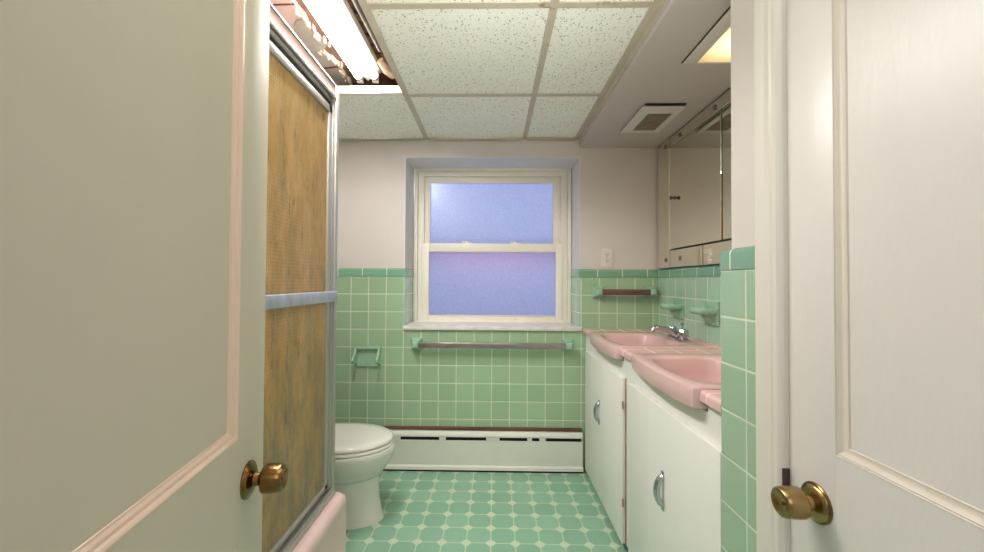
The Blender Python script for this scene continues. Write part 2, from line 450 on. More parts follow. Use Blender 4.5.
wp = MB().box(LX, -.66, 1.53, 1.60, 0, 1.86)
wp.build('wall_partition', M['wall_paint'], kind='structure', smooth=False)

# ------------------------------------------------------------------ ceiling
# upper (old) ceiling: joist deck, plaster over the tub, soffit over the vanity
deck = MB().box(LX-.1, WX+.12, -.0, 2.8, 2.29, 2.36).build('ceiling', M['old_wood_dark'], kind='structure', smooth=False)
jag = [(-.727, 1.408), (-.73, 1.45), (-.723, 1.506), (-.737, 1.58), (-.736, 1.632), (-.712, 1.675), (-.759, 1.734), (-.74, 1.797), (-.723, 1.848), (-.731, 1.921), (-.739, 2.10)]
pre = []
y = .12; rr = random.Random(3)
while y < 1.38:
    pre.append((-.72+rr.uniform(-.02, .015), y)); y += rr.uniform(.04, .075)
edge = pre+jag
poly = [(LX, .12)]+edge+[(LX, 2.10)]
MB().prism([(x, yy, 2.15) for x, yy in poly], (0, 0, .02)).build('plaster', M['plaster_pink'], deck, smooth=False)
grey = [(-.736, 1.508), (-.765, 1.515), (-.791, 1.549), (-.806, 1.58), (-.817, 1.627), (-.808, 1.66), (-.814, 1.698), (-.835, 1.75), (-.845, 1.825), (-.90, 1.95), (-.92, 2.10), (-.742, 2.10), (-.731, 1.921), (-.723, 1.848), (-.74, 1.797), (-.759, 1.734), (-.714, 1.675), (-.736, 1.632), (-.737, 1.58)]
MB().prism([(x, yy, 2.144) for x, yy in grey], (0, 0, .007)).build('bare_plaster_patch', M['plaster_grey'], deck, smooth=False)
cr = MB()
cr.prism([(-.93, 1.845, 2.142), (-.80, 1.850, 2.142), (-.73, 1.836, 2.142), (-.73, 1.850, 2.142), (-.80, 1.860, 2.142), (-.93, 1.853, 2.142)], (0, 0, .003))
cr.prism([(-1.0, 1.433, 2.147), (-.73, 1.425, 2.147), (-.73, 1.431, 2.147), (-1.0, 1.441, 2.147)], (0, 0, .003))
cr.build('plaster_crack', M['old_wood_dark'], deck, smooth=False)
# crumbled plaster lip along the jagged edge
cb = MB(); rr = random.Random(11)
for (xa, ya), (xb, yb) in zip(edge[:-1], edge[1:]):
    n = max(2, int((yb-ya)/.016))
    for k in range(n):
        f = k/n; cx = xa+(xb-xa)*f+rr.uniform(-.014, .010); cy = ya+(yb-ya)*f; s = rr.uniform(.005, .013)
        z = 2.148+rr.uniform(-.006, .008)
        pts = []
        for j in range(6):
            a = 2*PI*j/6; q = s*rr.uniform(.5, 1.25); pts.append(Vector((cx+q*.8*math.cos(a), cy+q*1.6*math.sin(a), z)))
        cb.loft([[p+(Vector((cx, cy, z))-p)*.4-Vector((0, 0, .006)) for p in pts], pts, [p+Vector((0, 0, .016)) for p in pts]])
cb.build('plaster_crumbs', M['plaster_white'], deck, kind='stuff', smooth=False)
# joists and lath seen in the open bay
MB().box(-.445, -.40, .12, 2.05, 2.20, 2.285).build('beam', M['old_wood_dark'], deck, smooth=False)
MB().box(-.80, -.40, 2.055, 2.11, 2.06, 2.285).build('beam', M['old_wood_dark'], deck, smooth=False)
MB().box(-.755, -.70, .12, 2.05, 2.172, 2.285).build('beam', M['old_wood'], deck, smooth=False)
rr = random.Random(5); y = .2
while y < 1.98:
    wd = rr.uniform(.045, .075)
    MB().box(-.70, -.405, y, y+wd, 2.184+rr.uniform(0, .008), 2.198).build('lath_board', M['old_wood'], deck, smooth=False)
    y += wd+rr.uniform(.012, .035)
# soffit
sf = MB().box(.532, WX+.008, .12, DP, SZ, SZ+.06)
sf.box(.534, .545, .12, DP, SZ+.055, 2.285)
sf.build('ceiling_soffit', M['soffit_paint'], kind='structure', smooth=False)
MB().box(-.9, .5, .12, .64, CZ, CZ+.02).build('ceiling_panel', M['ceiling_tile'], deck, smooth=False)

# suspended grid
grid = thing('ceiling_grid', 'cream metal grid that holds the speckled ceiling tiles', 'ceiling grid', (0, 1.3, CZ))
def tee(name, x0, x1, y0, y1, m, along):
    b = MB(); b.box(x0, x1, y0, y1, CZ-.002, CZ+.002)
    if along == 'y': xm = (x0+x1)/2; b.box(xm-.003, xm+.003, y0, y1, CZ+.002, CZ+.038)
    else: ym = (y0+y1)/2; b.box(x0, x1, ym-.003, ym+.003, CZ+.002, CZ+.038)
    return b.build(name, m, grid, smooth=False)
TX = [-.418, .192]; TY = [1.885, 1.267]
for x in TX: tee('main_tee', x-.013, x+.013, .12, D-.002, M['tee_metal'], 'y')
for y in TY:
    tee('cross_tee', TX[0]+.013, TX[1]-.013, y-.013, y+.013, M['tee_metal'], 'x')
    tee('cross_tee', TX[1]+.013, .50, y-.013, y+.013, M['tee_metal'], 'x')
x = tee('cross_tee', -1.0, TX[0]-.013, 1.856, 1.886, M['tee_white'], 'x'); x['label'] = 'bright white cross tee at the end of the open bay'
a = MB(); a.box(.500, .532, .12, D-.002, CZ-.003, CZ+.003); a.box(.526, .5315, .12, D-.002, CZ-.03, CZ)
a.build('wall_angle', M['tee_metal'], grid, smooth=False)
a = MB(); a.box(-1.05, TX[0]-.014, D-.02, D-.002, CZ-.010, CZ-.002); a.box(TX[0]+.014, TX[1]-.014, D-.02, D-.002, CZ-.010, CZ-.002); a.box(TX[1]+.014, .50, D-.02, D-.002, CZ-.010, CZ-.002)
a.build('wall_angle', M['tee_metal'], grid, smooth=False)
def ceil_tile(x0, x1, y0, y1, label, sag=.004):
    cx, cy = (x0+x1)/2, (y0+y1)/2; b = MB(); nx, ny = 12, 6
    for s, zz in ((0, CZ+.0025), (1, CZ+.018)):
        vs = []; fs = []
        for i in range(nx+1):
            for j in range(ny+1):
                u, v = i/nx, j/ny
                vs.append((x0+(x1-x0)*u, y0+(y1-y0)*v, zz-sag*math.sin(PI*u)*(v if sag > .006 else math.sin(PI*v))))
        for i in range(nx):
            for j in range(ny): fs.append([i*(ny+1)+j, (i+1)*(ny+1)+j, (i+1)*(ny+1)+j+1, i*(ny+1)+j+1])
        b._add(vs, fs)
    o = b.build('ceiling_tile', M['ceiling_tile'], origin=(cx, cy, CZ+.0025), smooth=False)
    tag(o, label, 'ceiling tile', 'speckled ceiling tiles'); return o
g = .006
ceil_tile(-1.02, TX[0]-g, 1.874, D-.004, 'speckled ceiling tile beside the shower, sagging against the back wall', .010)
ceil_tile(TX[0]+g, TX[1]-g, TY[0]+g, D-.004, 'speckled ceiling tile against the back wall directly over the window', .007)
ceil_tile(TX[1]+g, .525, TY[0]+g, D-.004, 'narrow speckled ceiling tile between window wall and soffit corner', .003)
ceil_tile(TX[0]+g, TX[1]-g, TY[1]+g, TY[0]-g, 'full speckled ceiling tile beside the fluorescent tubes, one back from the window tile')
ceil_tile(TX[1]+g, .525, TY[1]+g, TY[0]-g, 'narrow speckled ceiling tile alongside the soffit, beside the ceiling lamp')
ceil_tile(TX[0]+g, TX[1]-g, .652, TY[1]-g, 'wide speckled ceiling tile cut off by the top edge of the picture')
ceil_tile(TX[1]+g, .525, .652, TY[1]-g, 'narrow speckled ceiling tile at the top edge of the picture by the soffit')

# fluorescent fixture
fl = thing('fluorescent_light', 'bare twin tube fluorescent light in the broken open ceiling bay', 'light', (-.59, 1.3, 2.20))
MB().box(-.665, -.540, .62, 1.90, 2.14, 2.177, .006).build('housing', M['fixture_white'], fl)
b = MB(); b.loft([[(-.613, .63, 2.14), (-.623, .63, 2.115), (-.603, .63, 2.10), (-.583, .63, 2.115), (-.593, .63, 2.14)], [(-.613, 1.89, 2.14), (-.623, 1.89, 2.115), (-.603, 1.89, 2.10), (-.583, 1.89, 2.115), (-.593, 1.89, 2.14)]])
b.build('reflector', M['fixture_white'], fl, smooth=False)
for x in (-.640, -.566):
    MB().lathe((x, .66, 2.112), (0, 1, 0), [(0, .019), (1.20, .019)], 20).build('tube', M['tube_glow'], fl)
    MB().lathe((x, 1.86, 2.112), (0, 1, 0), [(0, .0195), (.014, .0195), (.018, .015)], 20).build('tube_cap', M['alu'], fl)
    MB().box(x-.014, x+.014, 1.880, 1.898, 2.09, 2.14, .003).build('lamp_holder', M['fixture_white'], fl)
b = MB(); b.tube([(-.520, 1.80, 2.150), (-.500, 1.845, 2.128), (-.484, 1.875, 2.128), (-.478, 1.90, 2.15), (-.478, 1.91, 2.22)], [.018, .022, .024, .022, .02])
tag(b.build('pipe_elbow', M['pipe_wrap'], origin=(-.48, 1.9, 2.12)), 'pale wrapped pipe elbow beside the end of the fluorescent tubes', 'pipe')
b = MB(); b.tube([(-.502, .7, 2.150), (-.502, 1.2, 2.147), (-.501, 1.5, 2.151), (-.499, 1.72, 2.153)], .010)
tag(b.build('metal_conduit', M['conduit'], origin=(-.487, 1.2, 2.16)), 'thin grey conduit running along the joist in the open ceiling', 'conduit')

# exhaust vent and recessed lamp in the soffit
vg = None
v = thing('exhaust_vent', 'white framed exhaust vent with brown grille in soffit', 'vent', (.795, 2.02, SZ))
zf = SZ-.016
b = MB(); b.box(.695, .895, 1.868, 1.936, zf, zf+.006); b.box(.695, .895, 2.160, 2.185, zf, zf+.006)
b.box(.695, .747, 1.936, 2.160, zf, zf+.006); b.box(.866, .895, 1.936, 2.160, zf, zf+.006)
b.build('frame', M['vent_frame'], v, smooth=False)
b = MB(); b.box(.712, .878, 1.890, 2.172, zf+.0065, SZ-.001); b.build('box', M['black_gap'], v, smooth=False)
b = MB(); b.box(.705, .893, 1.857, 1.868, SZ-.004, SZ-.0005); b.build('shadow_strip', M['black_gap'], v, smooth=False)  # black strip stands in for the shadow along the vent's near edge
b = MB()
for k in range(16):
    y = 1.939+k*.0138
    b.box(.747, .866, y, y+.009, zf+.002, zf+.005)
b.box(.747, .866, 1.936, 2.160, zf+.0048, zf+.0062)
b.build('grille', M['vent_grey'], v, smooth=False)
r = thing('recessed_lamp', 'square recessed ceiling lamp with glowing warm lens in soffit', 'ceiling lamp', (.85, 1.36, SZ))
zf = SZ-.008
b = MB(); x0, x1, y0, y1 = .712, .988, 1.205, 1.510; ix0, ix1, iy0, iy1 = .762, .938, 1.225, 1.500
b.box(x0, ix0, y0, y1, zf, SZ-.002, .002); b.box(ix1, x1, y0, y1, zf, SZ-.002, .002); b.box(ix0, ix1, y0, iy0, zf, SZ-.002, .001); b.box(ix0, ix1, iy1, y1, zf, SZ-.002, .001)
b.build('trim_frame', M['vent_frame'], r)
b = MB(); b.box(x0-.003, x0, y0-.003, y1+.003, SZ-.004, SZ-.0005); b.build('shadow_strip', M['black_gap'], r, smooth=False)  # shade in the gap beside the trim, drawn as a black strip
MB().box(ix0, ix1, iy0, iy1, zf+.002, SZ-.001).build('lens', M['lens'], r, smooth=False)

# ------------------------------------------------------------------ window
win = structure('window_1'); tag(win, 'double hung window of frosted glass in a deep tiled recess', 'window', kind='structure'); win.location = (-.005, 2.73, .86)
def rect_frame(b, x0, x1, z0, z1, wl, wr, wb, wt, y0, y1, bev=.003):
    b.box(x0, x0+wl, y0, y1, z0, z1, bev); b.box(x1-wr, x1, y0, y1, z0, z1, bev)
    b.box(x0+wl-.002, x1-wr+.002, y0, y1, z1-wt, z1, bev)
    if wb: b.box(x0+wl-.002, x1-wr+.002, y0, y1, z0, z0+wb, bev)
b = MB(); rect_frame(b, -.540, .530, .862, 1.925, .024, .024, .012, .026, 2.712, 2.76); b.build('window_frame', M['window_paint'], win)
b = MB(); rect_frame(b, -.514, .504, .868, 1.898, .040, .042, .008, .032, 2.728, 2.77); b.build('window_stop', M['window_paint'], win)
s = MB(); rect_frame(s, -.474, .462, 1.345, 1.864, .038, .048, .055, .040, 2.752, 2.785)
up = s.build('upper_sash', M['window_paint'], win)
MB().box(-.440, .418, 2.766, 2.771, 1.385, 1.830).build('pane', M['frosted'], up, smooth=False)
s = MB(); rect_frame(s, -.482, .474, .870, 1.402, .045, .046, .040, .058, 2.722, 2.750)
lo = s.build('lower_sash', M['window_paint'], win)
MB().box(-.440, .432, 2.738, 2.743, .900, 1.350).build('pane', M['frosted'], lo, smooth=False)
MB().box(-.41, .40, 2.716, 2.726, .908, .914, .002).build('bottom_bead', M['fixture_white'], lo)
for x in (-.177, .149):
    b = MB(); b.box(x-.030, x+.030, 2.722, 2.748, 1.400, 1.406, .002); b.lathe((x, 2.735, 1.406), (0, 0, 1), [(0, .012), (.006, .011), (.008, .004)], 14)
    b.tube([(x, 2.735, 1.411), (x-.018, 2.728, 1.414), (x-.036, 2.724, 1.411)], [.005, .005, .004], 8)
    b.build('sash_lock', M['window_paint'], win)
MB().box(-.50, .49, 2.790, 2.88, 1.345, 1.385, .003).build('pane_shade_board', M['rust_wood'], win)  # unseen board added outside to darken the top of the lower pane
# sill slab follows the recess
b = MB(); b.box(-.553, .546, D-.018, D+.004, RZ0+.001, .868, .004); b.box(RX0+.006, RX1-.006, D, 2.73, RZ0+.001, .868, .002)
b.build('window_sill', M['marble'], win)

# ------------------------------------------------------------------ doors
MOULD = ((0, -.003), (0, .001), (.003, .0015), (.006, .000), (.008, -.003), (.0125, -.0035), (.016, -.007), (.0185, -.0075), (.0195, -.0095))
OGEE = ((0, -.003), (0, .0008), (.0015, -.0012), (.003, -.0008), (.007, -.0035), (.012, -.0065), (.0145, -.007), (.016, -.0066), (.0175, -.0095))
def make_door(name, label, E, ang, nrm_side, width, mats, moulds, stile, knob, rings_):
    """E: free edge on the visible face; local x runs from the free edge to the hinge, y out of the visible face"""
    root = structure(name); tag(root, label, 'door', kind='structure')
    sx = Vector((math.sin(ang), -math.cos(ang), 0)); nr = Vector((sx.y*nrm_side, -sx.x*nrm_side, 0))
    T = Matrix(((sx.x, nr.x, 0, E[0]), (sx.y, nr.y, 0, E[1]), (0, 0, 1, 0), (0, 0, 0, 1)))
    root.location = (E[0], E[1], .01); Lr = Matrix.Translation(-Vector(root.location)) @ T
    paint, mould = mats
    st = stile; H = 1.975; th = .035; rails = [(.012, .20), (.672, .862), (1.855, H)]
    b = MB(Lr)
    b.box(0, st, -th, 0, .012, H, .0015); b.box(width-st, width, -th, 0, .012, H, .0015)
    for z0, z1 in rails: b.box(st-.0005, width-st+.0005, -th, 0, z0, z1)
    b.build('leaf', paint, root)
    b = MB(Lr)
    for z0, z1 in ((.20, .672), (.862, 1.855)): b.box(st-.01, width-st+.01, -th+.010, -.009, z0-.01, z1+.01)
    b.build('panel', paint, root)
    for z0, z1 in ((.20, .672), (.862, 1.855)):
        rings = []
        for ins, d in rings_:
            rings.append([(st+ins, d, z0+ins), (width-st-ins, d, z0+ins), (width-st-ins, d, z1-ins), (st+ins, d, z1-ins)])
        MB(Lr).loft(rings, False, False).build('panel_moulding', mould, root, ang=20)
    kz = knob[1]; ks = knob[0]
    kn = MB(Lr).lathe((ks, .0, kz), (0, 1, 0), [(0, .031), (.003, .031), (.006, .029), (.009, .023), (.011, .016), (.012, .0125), (.021, .0115), (.0245, .014), (.0265, .022), (.0285, .0250), (.031, .0260), (.042, .0262), (.056, .0252), (.0615, .0242), (.0635, .0222), (.0640, .019), (.0625, .0165), (.0600, .010), (.0590, .0045), (.0615, .004), (.0618, .002)], 40).build('knob', moulds[0], root)
    MB(Lr).lathe((ks, -.0005, kz), (0, 1, 0), [(0, .0335), (.003, .0335), (.0045, .032)], 40).build('rosette', moulds[1], kn)
    return root, Lr
def fix_sub(root):
    for c in root.children:
        for g in c.children: pass
d1, L1 = make_door('door_1', 'open cream panelled door with brass knob in front of the shower', (-.4655, .813), math.radians(9.6), -1, .66, (M['door_left_paint'], M['door_left_mould']), (M['brass_dark'], M['brass_dark']), .117, (.071, .771), MOULD)
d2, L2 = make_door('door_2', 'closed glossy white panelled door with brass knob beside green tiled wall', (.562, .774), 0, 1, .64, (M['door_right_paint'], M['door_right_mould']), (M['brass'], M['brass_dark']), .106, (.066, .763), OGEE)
MB().box(.548, .562, .7700, .7712, .760, .793, .0005).build('strike_plate', M['slot_dark'], d2)
# casing and jamb of door 2
b = MB()
prof = [(.8435, .575), (.8435, .5465), (.840, .5445), (.832, .5440), (.815, .5452), (.806, .5458), (.801, .5440), (.795, .5440), (.791, .5462), (.787, .5446), (.779, .5446), (.775, .5475), (.773, .5500), (.771, .5530), (.771, .575)]
b.loft([[(x, y, z) for y, x in prof] for z in (0, 2.06)])
b.build('trim_1', M['casing_paint'], kind='structure', ang=25)
b = MB(); b.box(.566, .615, .7765, .800, 0, 1.985); b.box(.610, .625, .760, .790, 0, 1.985)
b.build('door_jamb', M['casing_paint'], kind='structure', smooth=False)

# ------------------------------------------------------------------ heater and strip
h = thing('baseboard_heater', 'long white metal baseboard heater with black slots below the window', 'heater', (-.3, 2.44, 0))
b = MB(); hx0, hx1 = -1.18, .545
prof = [(2.468, .232), (2.440, .232), (2.423, .220), (2.420, .213), (2.420, .205)]
b.loft([[(x, y, z) for y, z in prof+[(2.430, .205), (2.434, .215), (2.466, .222)]] for x in (hx0, hx1)])
prof = [(2.420, .184), (2.420, .038), (2.408, .030), (2.406, .014), (2.412, .012), (2.412, .026), (2.426, .036), (2.426, .184)]
b.loft([[(x, y, z) for y, z in prof] for x in (hx0, hx1)])
slots = [(-.553, -.318), (-.278, -.035), (.045, .212), (.240, .285), (.322, .540)]
xs = [hx0]+[v for s_ in slots for v in s_]+[hx1]
for i in range(0, len(xs), 2): b.box(xs[i], xs[i+1], 2.420, 2.426, .182, .207)
b.build('cover', M['heater_enamel'], h, smooth=False)
MB().box(hx0+.01, hx1-.01, 2.430, 2.466, .02, .214).build('fin_core', M['black_gap'], h, smooth=False)
MB().box(hx0, hx1, 2.418, 2.46, .0, .012).build('toe_gap', M['black_gap'], h, smooth=False)
b = MB(); b.box(-1.15, .548, D-.020, D-.001, .237, .252, .003); b.build('trim_2', M['rust_wood'], kind='structure')

# ------------------------------------------------------------------ vanity
van = thing('vanity_cabinet', 'white painted double vanity cabinet under the pink counter', 'cabinet', (.78, 1.72, 0))
b = MB(); FX = .570
b.box(FX, FX+.02, .985, 2.462, .035, .800); b.box(FX, FX+.02, .985, 1.072, .800, .828); b.box(FX, FX+.02, 1.612, 1.748, .800, .828); b.box(FX, FX+.02, 2.292, 2.462, .800, .828)
b.box(FX+.02, WX-.004, .985, 1.003, .035, .800); b.box(FX+.02, WX-.004, 2.445, 2.462, .035, .800); b.box(FX+.02, WX-.004, 1.003, 2.445, .035, .055)
b.box(FX+.05, FX+.07, .99, 2.455, 0, .035)
b.build('carcass', M['white_wood'], van, smooth=False)
def vdoor(y0, y1, hy, hinge):
    d = MB().box(FX-.017, FX, y0, y1, .030, .732, .004).build('door', M['white_wood'], van)
    b = MB(); pts = []
    for k in range(13):
        f = k/12; z = +.426+.090*f; o = .021*math.sin(PI*f)**.5
        pts.append((FX-.017-o, hy, z))
    b.tube(pts, [.010 if 0 < k < 12 else .010 for k in range(13)], 12, sx=1)
    for z in (.420, .522): b.box(FX-.021, FX-.016, hy-.009, hy+.009, z-.012, z+.012, .002)
    b.build('handle', M['chrome'], d)
    for z in (.62, .21):
        q = MB().lathe((FX-.015, hinge, z-.016), (0, 0, 1), [(0, .003), (.032, .003)], 8); q.build('hinge', M['red_rust'], d)
vdoor(1.727, 2.405, 2.085, 1.721)
vdoor(.9865, 1.650, 1.312, 1.716)
MB().box(FX-.004, FX, 1.716, 1.721, .036, .735).build('hinge_gap', M['red_rust'], van, smooth=False)

# counter: pieces around the two basins, one continuous slab
ct = MB(); ctz0, ctz1 = .829, .857; fx = .552; SB = .952
def nose(y0, y1):
    r = .012; pr = [(.60, ctz1), ]
    for k in range(7):
        a = PI/2*k/6; pr.append((fx+r-r*math.sin(a), ctz1-r+r*math.cos(a)))
    pr += [(fx, ctz0), (.60, ctz0)]
    ct.loft([[(x, y, z) for x, z in pr] for y in (y0, y1)])
    ct.box(.60, SB, y0, y1, ctz0, ctz1)
nose(.982, 1.079); nose(1.604, 1.754); nose(2.284, D-.002)
ct.box(SB, WX-.002, .982, D-.002, ctz0, ctz1)
ct.box(WX-.012, WX-.001, .982, D-.002, ctz1, ctz1+.008)
ctop = ct.build('countertop', M['counter_tile'], origin=(0, 0, 0))
tag(ctop, 'pink tiled countertop along the right wall around two basins', 'countertop')

def square_loop(n=24):
    pts = []
    for k in range(n): pts.append((-1, 1-2*k/n))
    for k in range(n): pts.append((-1+2*k/n, -1))
    for k in range(n): pts.append((1, -1+2*k/n))
    for k in range(n): pts.append((1-2*k/n, 1))
    return pts
SQ = square_loop()
def squircle(cx, cy, a, b_, z, n, bow, skew=0):
    out = []
    for u, v in SQ:
        q = (abs(u)**n+abs(v)**n)**(-1/n); x, y = u*q, v*q
        out.append(Vector((cx+a*x-(bow*(1-y*y)-skew*y)*max(0, -x), cy+b_*y, z)))
    return out
def make_sink(cy, label):
    hy = .2615 if cy < 1.6 else .264
    root = thing('sink', label, 'sink', (.74, cy, .80), 'pink vanity sinks')
    b = MB(); xc = .7455; a = .2045; zt = .863
    O = lambda da, z, bw=.019, n=36: squircle(xc, cy, a-da, hy-da, z, n, bw, .008)
    oc = cy-.010
    I = lambda da, z, n=5, bw=.018: squircle(.725, oc, .138-da, hy-.066-da, z, n, bw)
    rings = [O(.010, .805), O(.002, .8055), O(0, .809), O(0, zt-.008), O(.0025, zt-.0025), O(.008, zt)]
    rings += [I(-.006, zt-.001), I(0, zt-.004), I(.005, zt-.012), I(.012, zt-.06), I(.024, zt-.105), I(.05, zt-.128), I(.09, zt-.134), I(.115, zt-.136)]
    b.loft(rings, False, True)
    b.build('basin', M['pink_sink'], root)
    MB().lathe((.725, oc, zt-.1355), (0, 0, 1), [(0, .021), (.003, .021), (.004, .017), (.003, .008)], 20).build('drain', M['chrome'], root)
    return root
make_sink(2.018, 'far pink sink with bowed apron and chrome faucet')
make_sink(1.3405, 'near pink sink with bowed apron, partly hidden by the green pillar')

f = thing('faucet', 'small chrome faucet with two handles on the far sink', 'faucet', (.905, 1.985, .857))
FXc, FY, FZ = .905, 1.975, .862
b = MB(); b.loft([superellipse(FXc, FY, .028, .084, FZ, 4, 40), superellipse(FXc, FY, .028, .084, FZ+.010, 4, 40), superellipse(FXc, FY, .021, .074, FZ+.018, 4, 40)])
b.build('base', M['chrome'], f)
b = MB(); b.tube([(FXc+.006, FY, FZ+.008), (FXc-.004, FY, FZ+.028), (FXc-.026, FY, FZ+.042), (FXc-.060, FY, FZ+.052), (FXc-.095, FY, FZ+.058), (FXc-.116, FY, FZ+.056), (FXc-.124, FY, FZ+.040)], [.022, .020, .017, .014, .0125, .0135, .0115], 14)
b.build('spout', M['chrome'], f)
for s in (-1, 1):
    b = MB(); y = FY+s*.056
    b.lathe((FXc, y, FZ+.014), (0, 0, 1), [(0, .017), (.008, .016), (.011, .022), (.018, .0255), (.034, .0245), (.044, .020), (.047, .010), (.048, .004)], 9)
    b.build('handle', M['chrome'], f, smooth=False)
b = MB(); b.tube([(FXc+.022, FY, FZ+.012), (FXc+.022, FY, FZ+.075)], .0032, 8); b.lathe((FXc+.022, FY, FZ+.072), (0, 0, 1), [(0, .004), (.004, .008), (.010, .009), (.013, .005)], 12)
b.build('pop_up_rod', M['chrome'], f)

# ------------------------------------------------------------------ mirror cabinet
mc = thing('mirror_cabinet', 'wall of mirror panels with a mirrored cabinet door above the counter', 'mirror', (WX, 1.72, 1.225))
MB().box(WX-.004, WX+.006, .98, 2.457, 1.224, SZ-.001).build('backing', M['mirror_edge'], mc, smooth=False)
mx0, mx1 = WX-.010, WX-.004
def mp(name, y0, y1, z0, z1, dx=0, bev=.002):
    return MB().box(mx0-dx, mx1, y0, y1, z0, z1, bev, 1).build(name, M['mirror'], mc, smooth=False)
# side strip with a clipped round upper corner
pts = [(2.285, 1.227), (2.452, 1.227), (2.452, 1.930)]
for k in range(1, 7): pts.append((2.452-.035+.035*math.cos(PI/2*k/6), 1.930+.038*math.sin(PI/2*k/6)))
pts.append((2.285, 1.968))
MB().prism([(mx0, y, z) for y, z in pts], (.006, 0, 0)).build('side_strip', M['mirror'], mc, smooth=False)
mp('top_strip', .985, 2.282, 1.912, 1.968); mp('bottom_strip', .985, 2.282, 1.227, 1.324)
b = MB(); b.box(mx0-.005, mx1, 2.276, 2.286, 1.330, 1.906); b.build('glint_strip', M['plate_paint'], mc, smooth=False)  # pale paint imitates the glint along the bevelled mirror edge
cd = mp('cabinet_door', 1.766, 2.272, 1.330, 1.906, .004); cd2 = mp('cabinet_door', .985, 1.756, 1.330, 1.906, .004)
MB().lathe((mx0-.004, 2.212, 1.609), (-1, 0, 0), [(0, .011), (.004, .009), (.008, .006), (.016, .007), (.022, .011), (.026, .009), (.027, .003)], 16).build('knob', M['alu_dark'], cd)
for y, z in ((2.338, 1.931), (2.158, 1.938), (1.819, 1.938), (2.335, 1.273), (2.161, 1.274)):
    MB().lathe((mx0, y, z), (-1, 0, 0), [(0, .012), (.003, .012), (.006, .008), (.008, .003)], 14).build('mirror_rosette', M['conduit'], mc)
def outlet(name, label, c, ux, nrm, wd, ht, plate, m, slots=True):
    """duplex outlet: ux = horizontal unit vector, nrm = out of the wall"""
    ux = Vector(ux); nrm = Vector(nrm); c = Vector(c)
    k_ = 1 if plate else .68
    T = Matrix(((ux.x*k_, nrm.x, 0, 0), (ux.y*k_, nrm.y, 0, 0), (0, 0, k_, 0), (0, 0, 0, 1)))
    r = thing(name, label, 'outlet', c, None)
    if plate: MB(T).box(-wd/2, wd/2, 0, .006, -ht/2, ht/2, .002).build('cover_plate', m, r)
    for s in (-1, 1):
        z = s*.0195; b = MB(T)
        b.loft([[(x*.0165, .004 if not k else .0085, z+zz*.0145) for x, zz in [(math.copysign(abs(math.cos(2*PI*j/24))**.6, math.cos(2*PI*j/24)), math.copysign(abs(math.sin(2*PI*j/24))**.8, math.sin(2*PI*j/24))) for j in range(24)]] for k in (0, 1)])
        f_ = b.build('receptacle', m, r)
        q = MB(T)
        for x in (-.006, .006): q.box(x-.0014, x+.0014, .0083, .0090, z-.0035, z+.0065)
        q.lathe((0, .0083, z-.0085), (0, 1, 0), [(0, .0024), (.0007, .0024)], 10)
        q.build('slot', M['slot_dark'], f_, smooth=False)
    MB(T).lathe((0, .006, 0), (0, 1, 0), [(0, .003), (.001, .0025)], 10).build('screw', M['slot_dark'], r)
outlet('wall_outlet', 'cream duplex outlet on the wall right of the window', (.702, DP, 1.293), (1, 0, 0), (0, -1, 0), .074, .114, True, M['plate_paint'])
outlet('mirror_outlet', 'duplex outlet set in the mirror strip below the cabinet door', (mx0+.004, 1.866, 1.256), (0, -1, 0), (-1, 0, 0), .07, .09, False, M['plate_paint'])
MB().box(mx0-.0006, mx0, 1.925, 1.930, 1.228, 1.322).build('cut_line', M['mirror_edge'], mc, smooth=False)

# ------------------------------------------------------------------ bathroom ceramics on the walls
def towel_bar(name, label, xa, xb, z, m, group='towel bars'):
    r = thing(name, label, 'towel bar', ((xa+xb)/2, D, z))
    for x in (xa, xb):
        b = MB(); rings = []
        for o, s in ((0, .033), (.008, .033), (.034, .021), (.060, .019), (.074, .011), (.076, .006)):
            rings.append([(x+sx*s, D-o, z+sz*s*1.1) for sx, sz in ((-1, -1), (1, -1), (1, 1), (-1, 1))])
        b.loft(rings); b.build('mount', M['green_ceramic'], r, ang=20)
    b = MB(); b.box(xa+.012, xb-.012, D-.062, D-.042, z-.018, z+.017, .005, 3); b.build('rod', m, r)
    return r
towel_bar('towel_bar', 'long grey metal towel bar on green ceramic mounts below the window sill', -.466, .460, .757, M['rod_grey'])
towel_bar('towel_bar', 'short rusty brown towel bar on green mounts right of the window', .642, .962, 1.083, M['rod_rusty'])

tp = thing('toilet_paper_holder', 'empty green ceramic toilet paper holder on the tiled wall', 'paper holder', (-.777, D, .68))
px0, px1, pz0, pz1 = -.847, -.686, .616, .740
b = MB(); b.box(px0+.006, px1-.006, D-.007, D-.0005, pz0, pz1, .003); b.box(px0, px1, D-.030, D-.0005, pz1-.016, pz1, .004); b.box(px0+.006, px1-.006, D-.013, D-.0005, pz0, pz0+.008, .003)
b.build('back_plate', M['ceramic_pale'], tp)
for xa, sg in ((px0+.002, 1), (px1-.014, 1)):
    pr = [(0, pz1-.002), (.024, pz1-.004), (.034, pz1-.022), (.052, pz1-.048), (.078, pz1-.066), (.086, pz1-.076), (.084, pz1-.086), (.070, pz1-.094), (.044, pz1-.100), (.024, pz0+.016), (.012, pz0+.004), (0, pz0+.004)]
    MB().prism([(xa, D-o, z) for o, z in pr], (.012, 0, 0)).build('arm', M['ceramic_pale'], tp, ang=50)

